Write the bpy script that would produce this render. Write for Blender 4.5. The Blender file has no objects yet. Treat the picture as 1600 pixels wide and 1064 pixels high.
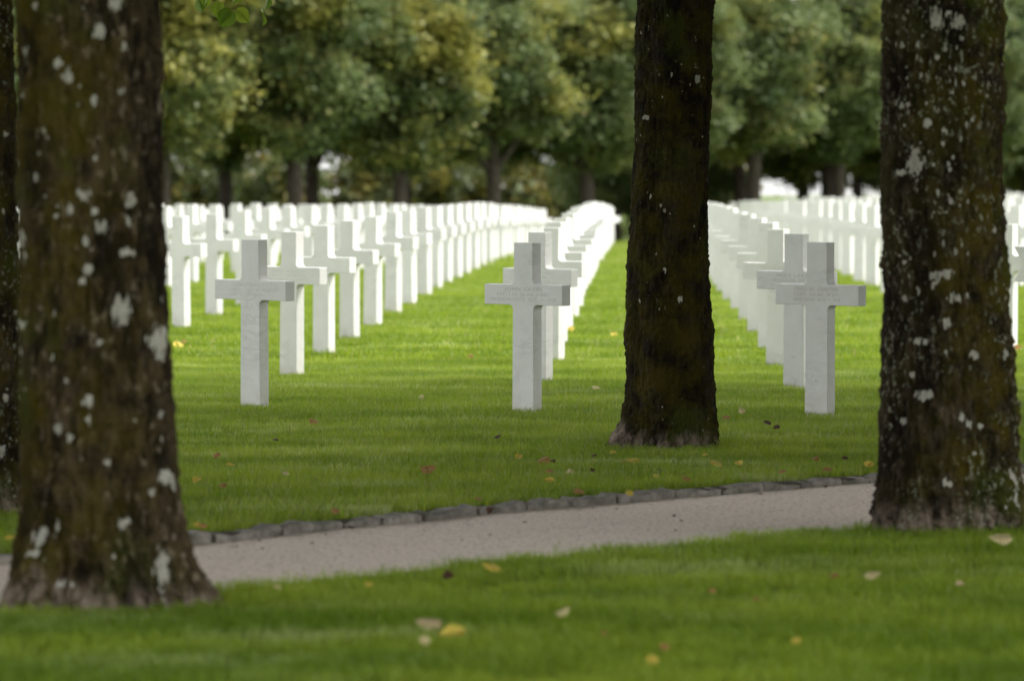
import bpy, bmesh, math, random
import numpy as np
from mathutils import Vector, Matrix

random.seed(7)
rng = np.random.default_rng(7)
S = bpy.context.scene
COL = S.collection
R = math.radians
PI = math.pi

# ------------------------------------------------------------------ camera, sky, sun, exposure
CAM_H = 1.53
FPX = 6000.0                       # focal length in pixels of the 1600 px wide photograph (135 mm)
PITCH = math.atan(267.0 / FPX)
cam_d = bpy.data.cameras.new('camera')
cam_d.sensor_width = 36.0
cam_d.lens = 135.0
cam_d.clip_end = 12000
cam_d.dof.use_dof = True
cam_d.dof.focus_distance = 22.8
cam_d.dof.aperture_fstop = 2.65
cam = bpy.data.objects.new('camera', cam_d)
COL.objects.link(cam)
cam.location = (0, 0, CAM_H)
cam.rotation_euler = (PI / 2 - PITCH, 0, 0)
S.camera = cam

SUN_EL, SUN_AZ = 54.0, 82.0        # azimuth clockwise from the viewing direction
wd = bpy.data.worlds.new('World')
S.world = wd
wd.use_nodes = True
wn = wd.node_tree
for n in list(wn.nodes):
    wn.nodes.remove(n)
sky = wn.nodes.new('ShaderNodeTexSky')
sky.sky_type = 'NISHITA'
sky.sun_disc = False
sky.sun_elevation = R(SUN_EL)
sky.sun_rotation = R(SUN_AZ)
sky.air_density = 1.0
sky.dust_density = 1.0
sky.ozone_density = 1.0
hs = wn.nodes.new('ShaderNodeHueSaturation')
hs.inputs['Saturation'].default_value = 0.10      # cloud-covered sky: almost neutral
bg = wn.nodes.new('ShaderNodeBackground')
bg.inputs['Strength'].default_value = 0.145
wo = wn.nodes.new('ShaderNodeOutputWorld')
wn.links.new(sky.outputs[0], hs.inputs['Color'])
wn.links.new(hs.outputs[0], bg.inputs['Color'])
wn.links.new(bg.outputs[0], wo.inputs['Surface'])

sd = bpy.data.lights.new('sun', 'SUN')
sd.energy = 1.8
sd.angle = R(20)
sd.color = (1.0, 0.96, 0.9)
sun = bpy.data.objects.new('sun', sd)
COL.objects.link(sun)
el, az = R(SUN_EL), R(SUN_AZ)
sdir = Vector((math.sin(az) * math.cos(el), math.cos(az) * math.cos(el), math.sin(el)))
sun.rotation_euler = sdir.to_track_quat('Z', 'Y').to_euler()

S.view_settings.view_transform = 'Standard'
S.view_settings.look = 'None'
S.view_settings.gamma = 1.0
S.view_settings.use_curve_mapping = False
S.view_settings.exposure = 1.5

# ------------------------------------------------------------------ helpers
def ray(px, py):
    a, b = (px - 800) / FPX, (532 - py) / FPX
    return Vector((a, math.cos(PITCH) + b * math.sin(PITCH), -math.sin(PITCH) + b * math.cos(PITCH)))

def at_z(px, py, z=0.0):           # where a sight line meets a level
    d = ray(px, py); t = (z - CAM_H) / d.z
    return Vector((d.x * t, d.y * t, z))

def at_y(px, py, y):               # where a sight line meets a distance
    d = ray(px, py); t = y / d.y
    return Vector((d.x * t, y, CAM_H + d.z * t))

def _h(ix, iy, iz, seed):
    n = (ix.astype(np.int64) * 374761393 + iy.astype(np.int64) * 668265263 + iz.astype(np.int64) * 2147483647 + seed * 974711) & 0xffffffff
    n = ((n ^ (n >> 13)) * 1274126177) & 0xffffffff
    n = ((n ^ (n >> 16)) * 2246822519) & 0xffffffff
    return ((n ^ (n >> 15)) & 0xffffff) / float(0xffffff)

def vnoise(x, y, z, seed=0):
    ix, iy, iz = np.floor(x), np.floor(y), np.floor(z)
    fx, fy, fz = x - ix, y - iy, z - iz
    fx, fy, fz = [f * f * (3 - 2 * f) for f in (fx, fy, fz)]
    r = 0
    for dx in (0, 1):
        for dy in (0, 1):
            for dz in (0, 1):
                w = (fx if dx else 1 - fx) * (fy if dy else 1 - fy) * (fz if dz else 1 - fz)
                r = r + w * _h(ix + dx, iy + dy, iz + dz, seed)
    return r * 2 - 1

def fbm(x, y, z, oct=3, seed=0):
    r, a = 0, 1.0
    for o in range(oct):
        r = r + a * vnoise(x, y, z, seed + o * 17); a *= 0.5
        x, y, z = x * 2.03, y * 2.03, z * 2.03
    return r

def smooth(a, b, x):
    t = np.clip((np.asarray(x, float) - a) / (b - a), 0, 1)
    return t * t * (3 - 2 * t)

def link(name, data, parent=None):
    o = bpy.data.objects.new(name, data)
    COL.objects.link(o)
    if parent is not None:
        o.parent = parent
    return o

def tag(o, label=None, cat=None, group=None, kind=None):
    if label: o['label'] = label
    if cat: o['category'] = cat
    if group: o['group'] = group
    if kind: o['kind'] = kind
    return o

def npmesh(name, verts, faces, mat=None, smooth_shade=False, attrs=None):
    """faces: (n,k) int array of equal-sized polygons"""
    me = bpy.data.meshes.new(name)
    verts = np.asarray(verts, np.float32); faces = np.asarray(faces, np.int32)
    n, k = faces.shape
    me.vertices.add(len(verts)); me.vertices.foreach_set('co', verts.ravel())
    me.loops.add(n * k); me.loops.foreach_set('vertex_index', faces.ravel())
    me.polygons.add(n); me.polygons.foreach_set('loop_start', np.arange(0, n * k, k, dtype=np.int32))
    if smooth_shade:
        me.polygons.foreach_set('use_smooth', np.ones(n, bool))
    for an, av in (attrs or {}).items():
        a = me.attributes.new(an, 'FLOAT', 'POINT'); a.data.foreach_set('value', np.asarray(av, np.float32))
    me.update(calc_edges=True)
    if mat: me.materials.append(mat)
    return me

def bmmesh(name, bm, mat=None):
    me = bpy.data.meshes.new(name); bm.to_mesh(me); bm.free()
    if mat: me.materials.append(mat)
    return me

class NT:
    """small node-tree writer"""
    def __init__(s, name):
        s.m = bpy.data.materials.new(name); s.m.use_nodes = True
        s.t = s.m.node_tree
        for n in list(s.t.nodes): s.t.nodes.remove(n)
        s.out = s.n('ShaderNodeOutputMaterial')
    def n(s, typ, **kw):
        nd = s.t.nodes.new(typ)
        for k, v in kw.items(): setattr(nd, k, v)
        return nd
    def l(s, a, b): s.t.links.new(a, b)
    def setin(s, sock, v):
        if hasattr(v, 'is_output') or isinstance(v, bpy.types.NodeSocket): s.l(v, sock)
        else: sock.default_value = v
    def mix(s, f, a, b):
        nd = s.n('ShaderNodeMix', data_type='RGBA')
        s.setin(nd.inputs[0], f)
        for sk, v in ((nd.inputs[6], a), (nd.inputs[7], b)):
            if isinstance(v, tuple) and len(v) == 3: v = (*v, 1)
            s.setin(sk, v)
        return nd.outputs[2]
    def math(s, op, a, b=None, c=None, clamp=False):
        nd = s.n('ShaderNodeMath', operation=op); nd.use_clamp = clamp
        for i, v in enumerate((a, b, c)):
            if v is not None: s.setin(nd.inputs[i], v)
        return nd.outputs[0]
    def ramp(s, v, a, b):          # smooth 0..1 between a and b
        nd = s.n('ShaderNodeMapRange', interpolation_type='SMOOTHSTEP')
        s.setin(nd.inputs[0], v); nd.inputs[1].default_value = a; nd.inputs[2].default_value = b
        return nd.outputs[0]
    def noise(s, vec, scale, detail=3.0, rough=0.55, dist=0.0):
        nd = s.n('ShaderNodeTexNoise'); s.l(vec, nd.inputs['Vector'])
        nd.inputs['Scale'].default_value = scale; nd.inputs['Detail'].default_value = detail
        nd.inputs['Roughness'].default_value = rough; nd.inputs['Distortion'].default_value = dist
        return nd.outputs[0]
    def mapping(s, vec, scale=(1, 1, 1), loc=(0, 0, 0)):
        nd = s.n('ShaderNodeMapping'); s.l(vec, nd.inputs['Vector'])
        nd.inputs['Scale'].default_value = scale
        s.setin(nd.inputs['Location'], loc)
        return nd.outputs[0]
    def attr(s, name):
        nd = s.n('ShaderNodeAttribute'); nd.attribute_name = name
        return nd.outputs['Fac']
    def bump(s, h, strength, dist):
        nd = s.n('ShaderNodeBump'); s.l(h, nd.inputs['Height'])
        nd.inputs['Strength'].default_value = strength; nd.inputs['Distance'].default_value = dist
        return nd.outputs[0]
    def principled(s, color, rough, spec=0.3, normal=None):
        p = s.n('ShaderNodeBsdfPrincipled')
        s.setin(p.inputs['Base Color'], (*color, 1) if isinstance(color, tuple) and len(color) == 3 else color)
        s.setin(p.inputs['Roughness'], rough)
        p.inputs['Specular IOR Level'].default_value = spec
        if normal is not None: s.l(normal, p.inputs['Normal'])
        return p.outputs[0]
    def finish(s, shader):
        s.l(shader, s.out.inputs['Surface']); return s.m

# ------------------------------------------------------------------ materials
def mat_marble():
    t = NT('white_marble')
    tc = t.n('ShaderNodeTexCoord').outputs['Object']
    oi = t.n('ShaderNodeObjectInfo')
    off = t.n('ShaderNodeVectorMath', operation='SCALE'); t.l(oi.outputs['Location'], off.inputs[0]); off.inputs['Scale'].default_value = 3.7
    v = t.n('ShaderNodeVectorMath', operation='ADD'); t.l(tc, v.inputs[0]); t.l(off.outputs[0], v.inputs[1]); v = v.outputs[0]
    rot = t.n('ShaderNodeMapping'); t.l(v, rot.inputs['Vector']); rot.inputs['Rotation'].default_value = (0.3, 0.9, 0.2); rot.inputs['Scale'].default_value = (1, 1, 2.6)
    n1 = t.noise(rot.outputs[0], 5.0, 6, 0.6, 0.6)
    vein = t.math('SUBTRACT', 1.0, t.math('MULTIPLY', t.math('ABSOLUTE', t.math('SUBTRACT', n1, 0.5)), 16.0), clamp=True)
    msk = t.ramp(t.noise(v, 2.6, 2), 0.5, 0.68)
    vein = t.math('MULTIPLY', t.math('MULTIPLY', vein, msk), 0.30)
    cloud = t.ramp(t.noise(v, 7.0, 5, 0.65), 0.3, 0.75)
    c = t.mix(cloud, (0.735, 0.722, 0.69), (0.79, 0.778, 0.75))
    c = t.mix(vein, c, (0.40, 0.41, 0.40))
    speck = t.ramp(t.noise(v, 85.0, 2), 0.66, 0.74)
    c = t.mix(t.math('MULTIPLY', speck, 0.16), c, (0.35, 0.35, 0.31))
    # grime splashed up at the foot
    sep = t.n('ShaderNodeSeparateXYZ'); t.l(tc, sep.inputs[0])
    foot = t.math('MULTIPLY', t.ramp(sep.outputs[2], 0.16, 0.0), t.ramp(t.noise(v, 14, 3), 0.35, 0.7))
    c = t.mix(t.math('MULTIPLY', foot, 0.4), c, (0.45, 0.40, 0.28))
    tone = t.n('ShaderNodeMapRange'); t.l(oi.outputs['Random'], tone.inputs[0]); tone.inputs[3].default_value = 0.93; tone.inputs[4].default_value = 1.04
    mul = t.n('ShaderNodeVectorMath', operation='SCALE'); t.l(c, mul.inputs[0]); t.l(tone.outputs[0], mul.inputs['Scale'])
    nb = t.bump(t.noise(v, 160, 3), 0.12, 0.002)
    return t.finish(t.principled(mul.outputs[0], 0.62, 0.3, nb))

def mat_letter():
    t = NT('letter_shade')
    tc = t.n('ShaderNodeTexCoord').outputs['Object']
    c = t.mix(t.noise(tc, 40, 2), (0.46, 0.45, 0.41), (0.60, 0.59, 0.54))  # flat letters; the darker grey stands in for shade inside engraved strokes
    return t.finish(t.principled(c, 0.9, 0.1))

def grass_color(t, pos, rnd):
    """turf colour: broad mown and dry streaks, fine variation"""
    big = t.ramp(t.noise(t.mapping(pos, (0.55, 1.5, 0)), 1.0, 4, 0.6), 0.34, 0.68)
    c = t.mix(big, (0.068, 0.115, 0.001), (0.156, 0.205, 0.014))
    pale = t.ramp(t.noise(t.mapping(pos, (0.5, 3.6, 0), (7, 3, 0)), 1.0, 4, 0.6), 0.54, 0.70)
    c = t.mix(t.math('MULTIPLY', pale, 0.6), c, (0.29, 0.315, 0.14))
    blot = t.ramp(t.noise(pos, 3.1, 3), 0.4, 0.75)
    c = t.mix(t.math('MULTIPLY', blot, 0.35), c, (0.050, 0.100, 0.002))
    if rnd is not None:
        c = t.mix(t.math('MULTIPLY', t.ramp(rnd, 0.55, 1.0), 0.4), c, (0.20, 0.23, 0.035))
        c = t.mix(t.ramp(rnd, 0.045, 0.03), c, (0.27, 0.22, 0.10))
    return c

def mat_blade():
    t = NT('grass_blade')
    geo = t.n('ShaderNodeNewGeometry')
    rnd = t.attr('rnd')
    c = grass_color(t, geo.outputs['Position'], rnd)
    d = t.principled(c, 0.45, 0.2)
    tr = t.n('ShaderNodeBsdfTranslucent'); t.l(c, tr.inputs[0])
    mx = t.n('ShaderNodeAddShader')           # a thin blade reflects and also lets through
    t.l(d, mx.inputs[0]); t.l(tr.outputs[0], mx.inputs[1])
    return t.finish(mx.outputs[0])

def mat_ground():
    t = NT('turf_ground')
    geo = t.n('ShaderNodeNewGeometry')
    pos = geo.outputs['Position']
    fine = t.noise(pos, 38.0, 3, 0.7)
    c = grass_color(t, pos, None)
    c = t.mix(t.ramp(fine, 0.3, 0.75), t.mix(0.4, c, (0.03, 0.06, 0.01)), c)
    nb = t.bump(t.noise(pos, 60, 3), 0.6, 0.03)
    return t.finish(t.principled(c, 0.85, 0.15, nb))

def mat_path():
    t = NT('gravel_path')
    geo = t.n('ShaderNodeNewGeometry'); pos = geo.outputs['Position']
    vor = t.n('ShaderNodeTexVoronoi'); t.l(pos, vor.inputs['Vector']); vor.inputs['Scale'].default_value = 130
    c1 = t.mix(t.noise(pos, 160, 2), (0.68, 0.575, 0.465), (0.88, 0.76, 0.63))
    c2 = t.mix(t.ramp(t.noise(pos, 1.7, 4), 0.35, 0.7), (0.0, 0.0, 0.0), (1, 1, 1))
    c = t.mix(t.math('MULTIPLY', c2, 0.30), c1, (0.66, 0.58, 0.50))
    spot = t.ramp(t.noise(pos, 24, 3), 0.66, 0.74)
    c = t.mix(t.math('MULTIPLY', spot, 0.4), c, (0.16, 0.13, 0.11))
    grit = t.noise(t.mapping(pos, (1, .35, 1)), 48, 4, 0.75)
    c = t.mix(t.math('MULTIPLY', t.ramp(grit, 0.52, 0.38), 0.4), c, (0.22, 0.185, 0.165))
    nb = t.bump(vor.outputs['Distance'], 0.7, 0.006)
    return t.finish(t.principled(c, 0.92, 0.15, nb))

def mat_stone():
    t = NT('kerb_granite')
    tc = t.n('ShaderNodeTexCoord').outputs['Object']
    oi = t.n('ShaderNodeObjectInfo')
    off = t.n('ShaderNodeVectorMath', operation='ADD'); t.l(tc, off.inputs[0]); t.l(oi.outputs['Location'], off.inputs[1]); v = off.outputs[0]
    c = t.mix(t.ramp(t.noise(v, 12, 5, 0.7), 0.3, 0.7), (0.16, 0.145, 0.12), (0.44, 0.405, 0.345))
    c = t.mix(t.math('MULTIPLY', t.ramp(t.noise(v, 4, 3), 0.5, 0.7), 0.5), c, (0.055, 0.07, 0.03))
    c = t.mix(t.math('MULTIPLY', oi.outputs['Random'], 0.35), c, (0.10, 0.085, 0.075))
    nb = t.bump(t.noise(v, 45, 4, 0.7), 0.8, 0.012)
    return t.finish(t.principled(c, 0.9, 0.2, nb))

def mat_soil():
    t = NT('kerb_bed')
    geo = t.n('ShaderNodeNewGeometry')
    c = t.mix(t.noise(geo.outputs['Position'], 30, 3), (0.05, 0.042, 0.032), (0.11, 0.09, 0.07))
    return t.finish(t.principled(c, 0.95, 0.1))

def mat_bark(name, moss, lich_fine, warm, flake):
    t = NT(name)
    tc = t.n('ShaderNodeTexCoord').outputs['Object']
    ht = t.attr('height'); lich = t.attr('lichen'); base = t.attr('rootzone'); mo = t.attr('moss')
    st = t.mapping(tc, (1, 1, 0.45))
    n1 = t.noise(st, 26, 5, 0.7)
    c = t.mix(t.ramp(n1, 0.3, 0.7), (0.013, 0.009, 0.006), warm)
    c = t.mix(t.math('MULTIPLY', t.ramp(ht, 0.45, 0.9), 0.45), c, tuple(min(1, k * 2.6 + .012) for k in warm))
    # pale flaking bark showing through here and there
    fl = t.math('MULTIPLY', t.ramp(t.noise(st, 34, 3, 0.55), 0.575, 0.66), t.ramp(t.noise(tc, 3.4, 3), 0.36, 0.58))
    c = t.mix(t.math('MULTIPLY', fl, flake), c, t.mix(t.noise(tc, 45, 2), (0.15, 0.115, 0.075), (0.33, 0.275, 0.20)))
    c = t.mix(t.math('MULTIPLY', t.ramp(ht, 0.50, 0.34), 0.75), c, (0.007, 0.005, 0.003))  # shade in the furrows painted by relief height, so the bark reads in flat light
    dk = t.ramp(t.noise(t.mapping(tc, (1, 1, 0.32)), 40, 3, 0.6), 0.46, 0.36)
    c = t.mix(t.math('MULTIPLY', dk, 0.6), c, (0.008, 0.006, 0.004))
    mn = t.math('MULTIPLY', t.ramp(t.noise(tc, 5.5, 5, 0.65), 0.36, 0.62), mo)
    mc = t.mix(t.noise(tc, 60, 3), (0.026, 0.023, 0.002), (0.098, 0.074, 0.007))
    mc = t.mix(t.ramp(t.noise(tc, 2.2, 2), 0.5, 0.7), mc, (0.055, 0.070, 0.010))
    c = t.mix(t.math('MULTIPLY', mn, moss), c, mc)
    # root zone: bare pinkish-grey bark
    bz = t.math('MULTIPLY', base, t.ramp(t.noise(st, 16, 4, 0.7), 0.34, 0.6))
    c = t.mix(bz, c, t.mix(t.noise(tc, 50, 3), (0.09, 0.068, 0.05), (0.36, 0.285, 0.22)))
    # crust lichen: spots from the mesh, ragged by noise, and fine grey-green dusting
    lf = t.math('MULTIPLY', t.ramp(t.noise(t.mapping(tc, (1, 1, 0.7)), 42, 3, 0.65), lich_fine, lich_fine + 0.08), t.ramp(t.noise(tc, 2.6, 3), 0.40, 0.58))
    c = t.mix(t.math('MULTIPLY', lf, 0.8), c, (0.27, 0.275, 0.20))
    lm = t.ramp(t.math('ADD', lich, t.math('MULTIPLY', t.math('SUBTRACT', t.noise(tc, 70, 3, 0.6), 0.5), 1.1)), 0.42, 0.62)
    c = t.mix(lm, c, t.mix(t.noise(tc, 35, 3), (0.22, 0.215, 0.165), (0.55, 0.53, 0.46)))
    nb = t.bump(t.noise(st, 120, 4, 0.7), 0.9, 0.008)
    return t.finish(t.principled(c, 0.95, 0.1, nb))

def mat_leaf(name, g1, g2, yel, brn, ymix, trans=0.3, ttone=None):
    t = NT(name)
    oi = t.n('ShaderNodeObjectInfo')
    geo = t.n('ShaderNodeNewGeometry')
    r1 = t.attr('rnd'); r2 = t.attr('clump')
    c = t.mix(r2, g1, g2)
    pos = geo.outputs['Position']
    yn = t.math('ADD', t.math('MULTIPLY', t.noise(pos, 0.45, 2, 0.6), 1.0), t.math('MULTIPLY', r2, 0.14))
    yk = t.math('ADD', t.math('MULTIPLY', r1, 0.14), t.math('ADD', yn, t.math('MULTIPLY', t.math('SUBTRACT', oi.outputs['Random'], 0.5), 0.22)))
    c = t.mix(t.math('MULTIPLY', t.ramp(yk, 0.635, 0.92), ymix), c, yel)
    bn = t.noise(t.mapping(pos, (1, 1, 1), (31, 5, 9)), 0.7, 3, 0.6)
    c = t.mix(t.math('MULTIPLY', t.ramp(t.math('ADD', bn, t.math('MULTIPLY', r1, 0.2)), 0.72, 0.92), ymix), c, brn)
    d = t.principled(c, 0.5, 0.35)
    tr = t.n('ShaderNodeBsdfTranslucent')
    t.l(c, tr.inputs[0])
    mx = t.n('ShaderNodeMixShader'); mx.inputs[0].default_value = trans
    t.l(d, mx.inputs[1]); t.l(tr.outputs[0], mx.inputs[2])
    return t.finish(mx.outputs[0])

def mat_plain(name, c1, c2, scale=8, rough=0.9, spec=0.15):
    t = NT(name)
    tc = t.n('ShaderNodeTexCoord').outputs['Object']
    c = t.mix(t.ramp(t.noise(tc, scale, 4, 0.65), 0.3, 0.7), c1, c2)
    return t.finish(t.principled(c, rough, spec))

def mat_fallen(name, c1, c2, vein):
    t = NT(name)
    tc = t.n('ShaderNodeTexCoord').outputs['Object']
    c = t.mix(t.ramp(t.noise(tc, 30, 4, 0.65), 0.3, 0.7), c1, c2)
    c = t.mix(t.math('MULTIPLY', t.ramp(t.noise(tc, 90, 2), 0.62, 0.72), 0.6), c, vein)
    d = t.principled(c, 0.7, 0.2)
    tr = t.n('ShaderNodeBsdfTranslucent'); t.l(c, tr.inputs[0])
    mx = t.n('ShaderNodeMixShader'); mx.inputs[0].default_value = 0.2
    t.l(d, mx.inputs[1]); t.l(tr.outputs[0], mx.inputs[2])
    return t.finish(mx.outputs[0])

M_MARBLE, M_LETTER, M_BLADE, M_GROUND = mat_marble(), mat_letter(), mat_blade(), mat_ground()
M_PATH, M_STONE, M_SOIL = mat_path(), mat_stone(), mat_soil()
M_LEAF_BG = mat_leaf('linden_leaf', (0.070, 0.108, 0.032), (0.195, 0.245, 0.092), (0.40, 0.37, 0.075), (0.32, 0.22, 0.08), 0.75, 0.4)
M_LEAF_NEAR = mat_leaf('overhead_leaf', (0.050, 0.095, 0.018), (0.085, 0.135, 0.028), (0.25, 0.22, 0.03), (0.16, 0.10, 0.03), 0.35, 0.3)
M_LEAF_TWIG = mat_leaf('twig_leaf', (0.12, 0.21, 0.015), (0.25, 0.34, 0.03), (0.25, 0.26, 0.03), (0.16, 0.10, 0.03), 0.2, 0.45)
M_SHRUB = mat_leaf('shrub_leaf', (0.060, 0.082, 0.026), (0.12, 0.145, 0.048), (0.28, 0.22, 0.035), (0.20, 0.13, 0.04), 0.8)
M_TRUNK_BG = mat_plain('background_bark', (0.030, 0.024, 0.018), (0.085, 0.070, 0.055), 9)
M_HILL = mat_plain('distant_land', (0.07, 0.10, 0.035), (0.16, 0.17, 0.07), 0.02)

# ------------------------------------------------------------------ terrain
PF = [at_z(*p) for p in ((0, 862), (285, 838), (550, 801), (750, 787), (930, 775), (1150, 757), (1370, 737))]   # kerb front line
PN = [at_z(*p) for p in ((0, 945), (344, 908), (672, 873), (1000, 846), (1360, 816))]           # near edge of the path
cF = np.polyfit([p.x for p in PF], [p.y for p in PF], 2)
cN = np.polyfit([p.x for p in PN], [p.y for p in PN], 1)
def far_edge(x):
    x = np.asarray(x, float); xc = np.clip(x, -3.0, 2.6)
    y = np.polyval(cF, xc); s = np.polyval(np.polyder(cF), xc)
    return y + np.clip(x - xc, -8, 8) * s
def near_edge(x):
    x = np.asarray(x, float); xc = np.clip(x, -3.0, 2.6)
    y = np.polyval(cN, xc)
    s = np.polyval(np.polyder(cF), xc)
    return np.minimum(y + np.clip(x - xc, -8, 8) * s, far_edge(x) - 1.1)

DROP_D = [0, 48, 64, 80, 107, 123, 140, 175, 260, 800, 3000, 9000]
DROP_Z = [0, 0, .09, .28, .64, .92, 1.25, 2.2, 6.0, 24, 45, 60]
def terrain(x, y):
    x = np.asarray(x, float); y = np.asarray(y, float)
    d = np.interp(y, DROP_D, DROP_Z)
    near = 1 - smooth(150, 230, y)
    lat = 1 - 0.72 * smooth(0, 13, x - (y - 107) * .03) * near
    lat = lat + 0.35 * smooth(2, 9, -x) * (1 - smooth(70, 110, y))
    return -0.03 - d * lat

def gz(x, y): return float(terrain(x, y))

xs = np.unique(np.concatenate([np.linspace(-6, 6, 121), np.linspace(-40, 40, 81), np.linspace(-400, 400, 41), [-6000, -2500, -1000, 1000, 2500, 6000]]))
rows = []
# rows in a warped coordinate that follows the path
offs_near = [-60, -25, -12, -8, -6, -5, -4, -3, -2.5, -2, -1.5, -1, -.7, -.4, -.2, -.08, 0.0]
V = []
yN, yF = near_edge(xs), far_edge(xs)
Vrows = []
for o in offs_near:
    yy = yN + o; Vrows.append((yy, np.full_like(xs, -0.03)))
Vrows.append((yN + .03, np.full_like(xs, -0.085)))
for f in (.25, .5, .75):
    Vrows.append((yN + .03 + (yF + .08 - yN - .03) * f, np.full_like(xs, -0.085)))
Vrows.append((yF + .08, np.full_like(xs, -0.085)))
Vrows.append((yF + .10, np.full_like(xs, -0.03)))
abs_far = [32, 36, 40, 44, 48, 52, 56, 60, 64, 68, 72, 76, 80, 86, 92, 98, 104, 110, 116, 123, 130, 140, 150, 165, 185, 220, 260, 350, 500, 800, 1400, 3000, 6000, 9000]
for k in range(1, 9):
    w = k / 9
    yy = (yF + .10) * (1 - w) + np.maximum(30, yF + 1.0) * w
    Vrows.append((yy, terrain(xs, yy)))
for a in abs_far:
    yy = np.maximum(a, yF + 1.0 + a * .01)
    Vrows.append((yy, terrain(xs, yy)))
verts = np.concatenate([np.stack([xs, yy, zz], 1) for yy, zz in Vrows])
nx = len(xs); nr = len(Vrows)
ii, jj = np.meshgrid(np.arange(nr - 1), np.arange(nx - 1), indexing='ij')
a = (ii * nx + jj).ravel()
gfaces = np.stack([a, a + 1, a + nx + 1, a + nx], 1)
tag(link('ground', npmesh('ground', verts, gfaces, M_GROUND, True)), kind='structure')

# path
px_ = np.linspace(-10.5, 10, 160)
pv = []
NS = 8
for k in range(NS + 1):
    w = k / NS
    yy = (near_edge(px_) + .02) * (1 - w) + (far_edge(px_) + .03) * w
    crown = .012 * math.sin(PI * w)
    pv.append(np.stack([px_, yy, -0.050 + crown + .006 * vnoise(px_ * 3, yy * 3, px_ * 0)], 1))
pv = np.concatenate(pv); n = len(px_)
ii, jj = np.meshgrid(np.arange(NS), np.arange(n - 1), indexing='ij'); a = (ii * n + jj).ravel()
tag(link('path', npmesh('path', pv, np.stack([a, a + 1, a + n + 1, a + n], 1), M_PATH, True)), kind='structure')

# kerb: a bed strip and single rough stones
kb = []
for dy, z in ((-.012, -.07), (-.008, -.022), (.115, -.022), (.12, -.07)):
    kb.append(np.stack([px_, far_edge(px_) + dy * 1.35 + .02, np.full(n, z)], 1))
kb = np.concatenate(kb)
ii, jj = np.meshgrid(np.arange(3), np.arange(n - 1), indexing='ij'); a = (ii * n + jj).ravel()
kerb = tag(link('kerb', npmesh('kerb', kb, np.stack([a, a + 1, a + n + 1, a + n], 1), M_SOIL)), kind='structure')

def stone_mesh(i, L):
    r = random.Random(100 + i)
    bm = bmesh.new()
    bmesh.ops.create_cube(bm, size=1.0)
    for v in bm.verts:
        v.co.x *= L; v.co.y *= .11; v.co.z *= .085
    bmesh.ops.subdivide_edges(bm, edges=[e for e in bm.edges if abs(e.verts[0].co.x - e.verts[1].co.x) > L * .5], cuts=6)
    bmesh.ops.bevel(bm, geom=[e for e in bm.edges if e.calc_face_angle(0) > .5], offset=.017, segments=2, profile=.5, affect='EDGES')
    ph = [r.uniform(0, 6.28) for _ in range(4)]
    for v in bm.verts:
        u = v.co.x / L
        v.co.z += .007 * math.sin(u * 5 + ph[0]) + .004 * math.sin(u * 13 + ph[1])
        v.co.y += .006 * math.sin(u * 4 + ph[2]) + .004 * math.sin(u * 11 + ph[3] + v.co.z * 40)
        v.co.y -= v.co.z * .18
        v.co += Vector((r.uniform(-1, 1) * .007, r.uniform(-1, 1) * .006, r.uniform(-1, 1) * .005))
    me = bmmesh('kerb_stone', bm, M_STONE)
    me.polygons.foreach_set('use_smooth', np.ones(len(me.polygons), bool))
    return me
x = -3.6
si = 0
while x < 4.6:
    sl = float((far_edge(x + .05) - far_edge(x)) / .05); ln = math.hypot(1, sl)
    L = random.uniform(.24, .46)
    xm = x + L / 2 / ln
    ym = float(far_edge(xm))
    ang = math.atan2(sl, 1)
    o = link('kerb_stone', stone_mesh(si, L - random.uniform(.006, .016)), kerb)
    o.location = (xm - math.sin(ang) * .05, ym + math.cos(ang) * .05, -.058 + random.uniform(-.005, .006))
    o.rotation_euler = (random.uniform(-.05, .05), random.uniform(-.02, .02), ang + random.uniform(-.03, .03))
    x += L / ln; si += 1

# ------------------------------------------------------------------ near trees
def tube(path, radii, seg=10):
    """verts/faces of a tube along a path"""
    vs, fs = [], []
    P = [Vector(p) for p in path]
    for i, p in enumerate(P):
        t = (P[min(i + 1, len(P) - 1)] - P[max(i - 1, 0)]).normalized()
        u = t.orthogonal().normalized() if i == 0 else (u - t * u.dot(t)).normalized()
        w = t.cross(u)
        for k in range(seg):
            a = 2 * PI * k / seg
            vs.append(p + (u * math.cos(a) + w * math.sin(a)) * radii[i])
    for i in range(len(P) - 1):
        for k in range(seg):
            k2 = (k + 1) % seg
            fs.append((i * seg + k, i * seg + k2, (i + 1) * seg + k2, (i + 1) * seg + k))
    return vs, fs

def leaves_mesh(name, centers, size, mat, clump, seed=0, elong=1.35, fold=0.25, up=0.35):
    """one four-cornered folded leaf at every centre"""
    r = np.random.default_rng(seed)
    n = len(centers)
    nrm = r.normal(size=(n, 3)); nrm[:, 2] += up * np.sign(nrm[:, 2] + .3); nrm /= np.linalg.norm(nrm, axis=1, keepdims=True)
    ref = r.normal(size=(n, 3)); u = np.cross(nrm, ref); u /= np.linalg.norm(u, axis=1, keepdims=True)
    v = np.cross(nrm, u)
    s = size * r.uniform(.65, 1.25, (n, 1))
    a = centers - u * s * elong * .5; b = centers + v * s * .5 + nrm * s * fold * .5
    c = centers + u * s * elong * .5; d = centers - v * s * .5 + nrm * s * fold * .5
    V = np.stack([a, b, c, d], 1).reshape(-1, 3)
    base = np.arange(n)[:, None] * 4
    F = np.concatenate([base + np.array([[0, 1, 2]]), base + np.array([[0, 2, 3]])], 0)
    rn = np.repeat(r.random(n), 4); cl = np.repeat(clump, 4)
    return npmesh(name, V, F, mat, False, {'rnd': rn, 'clump': cl})

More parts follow.
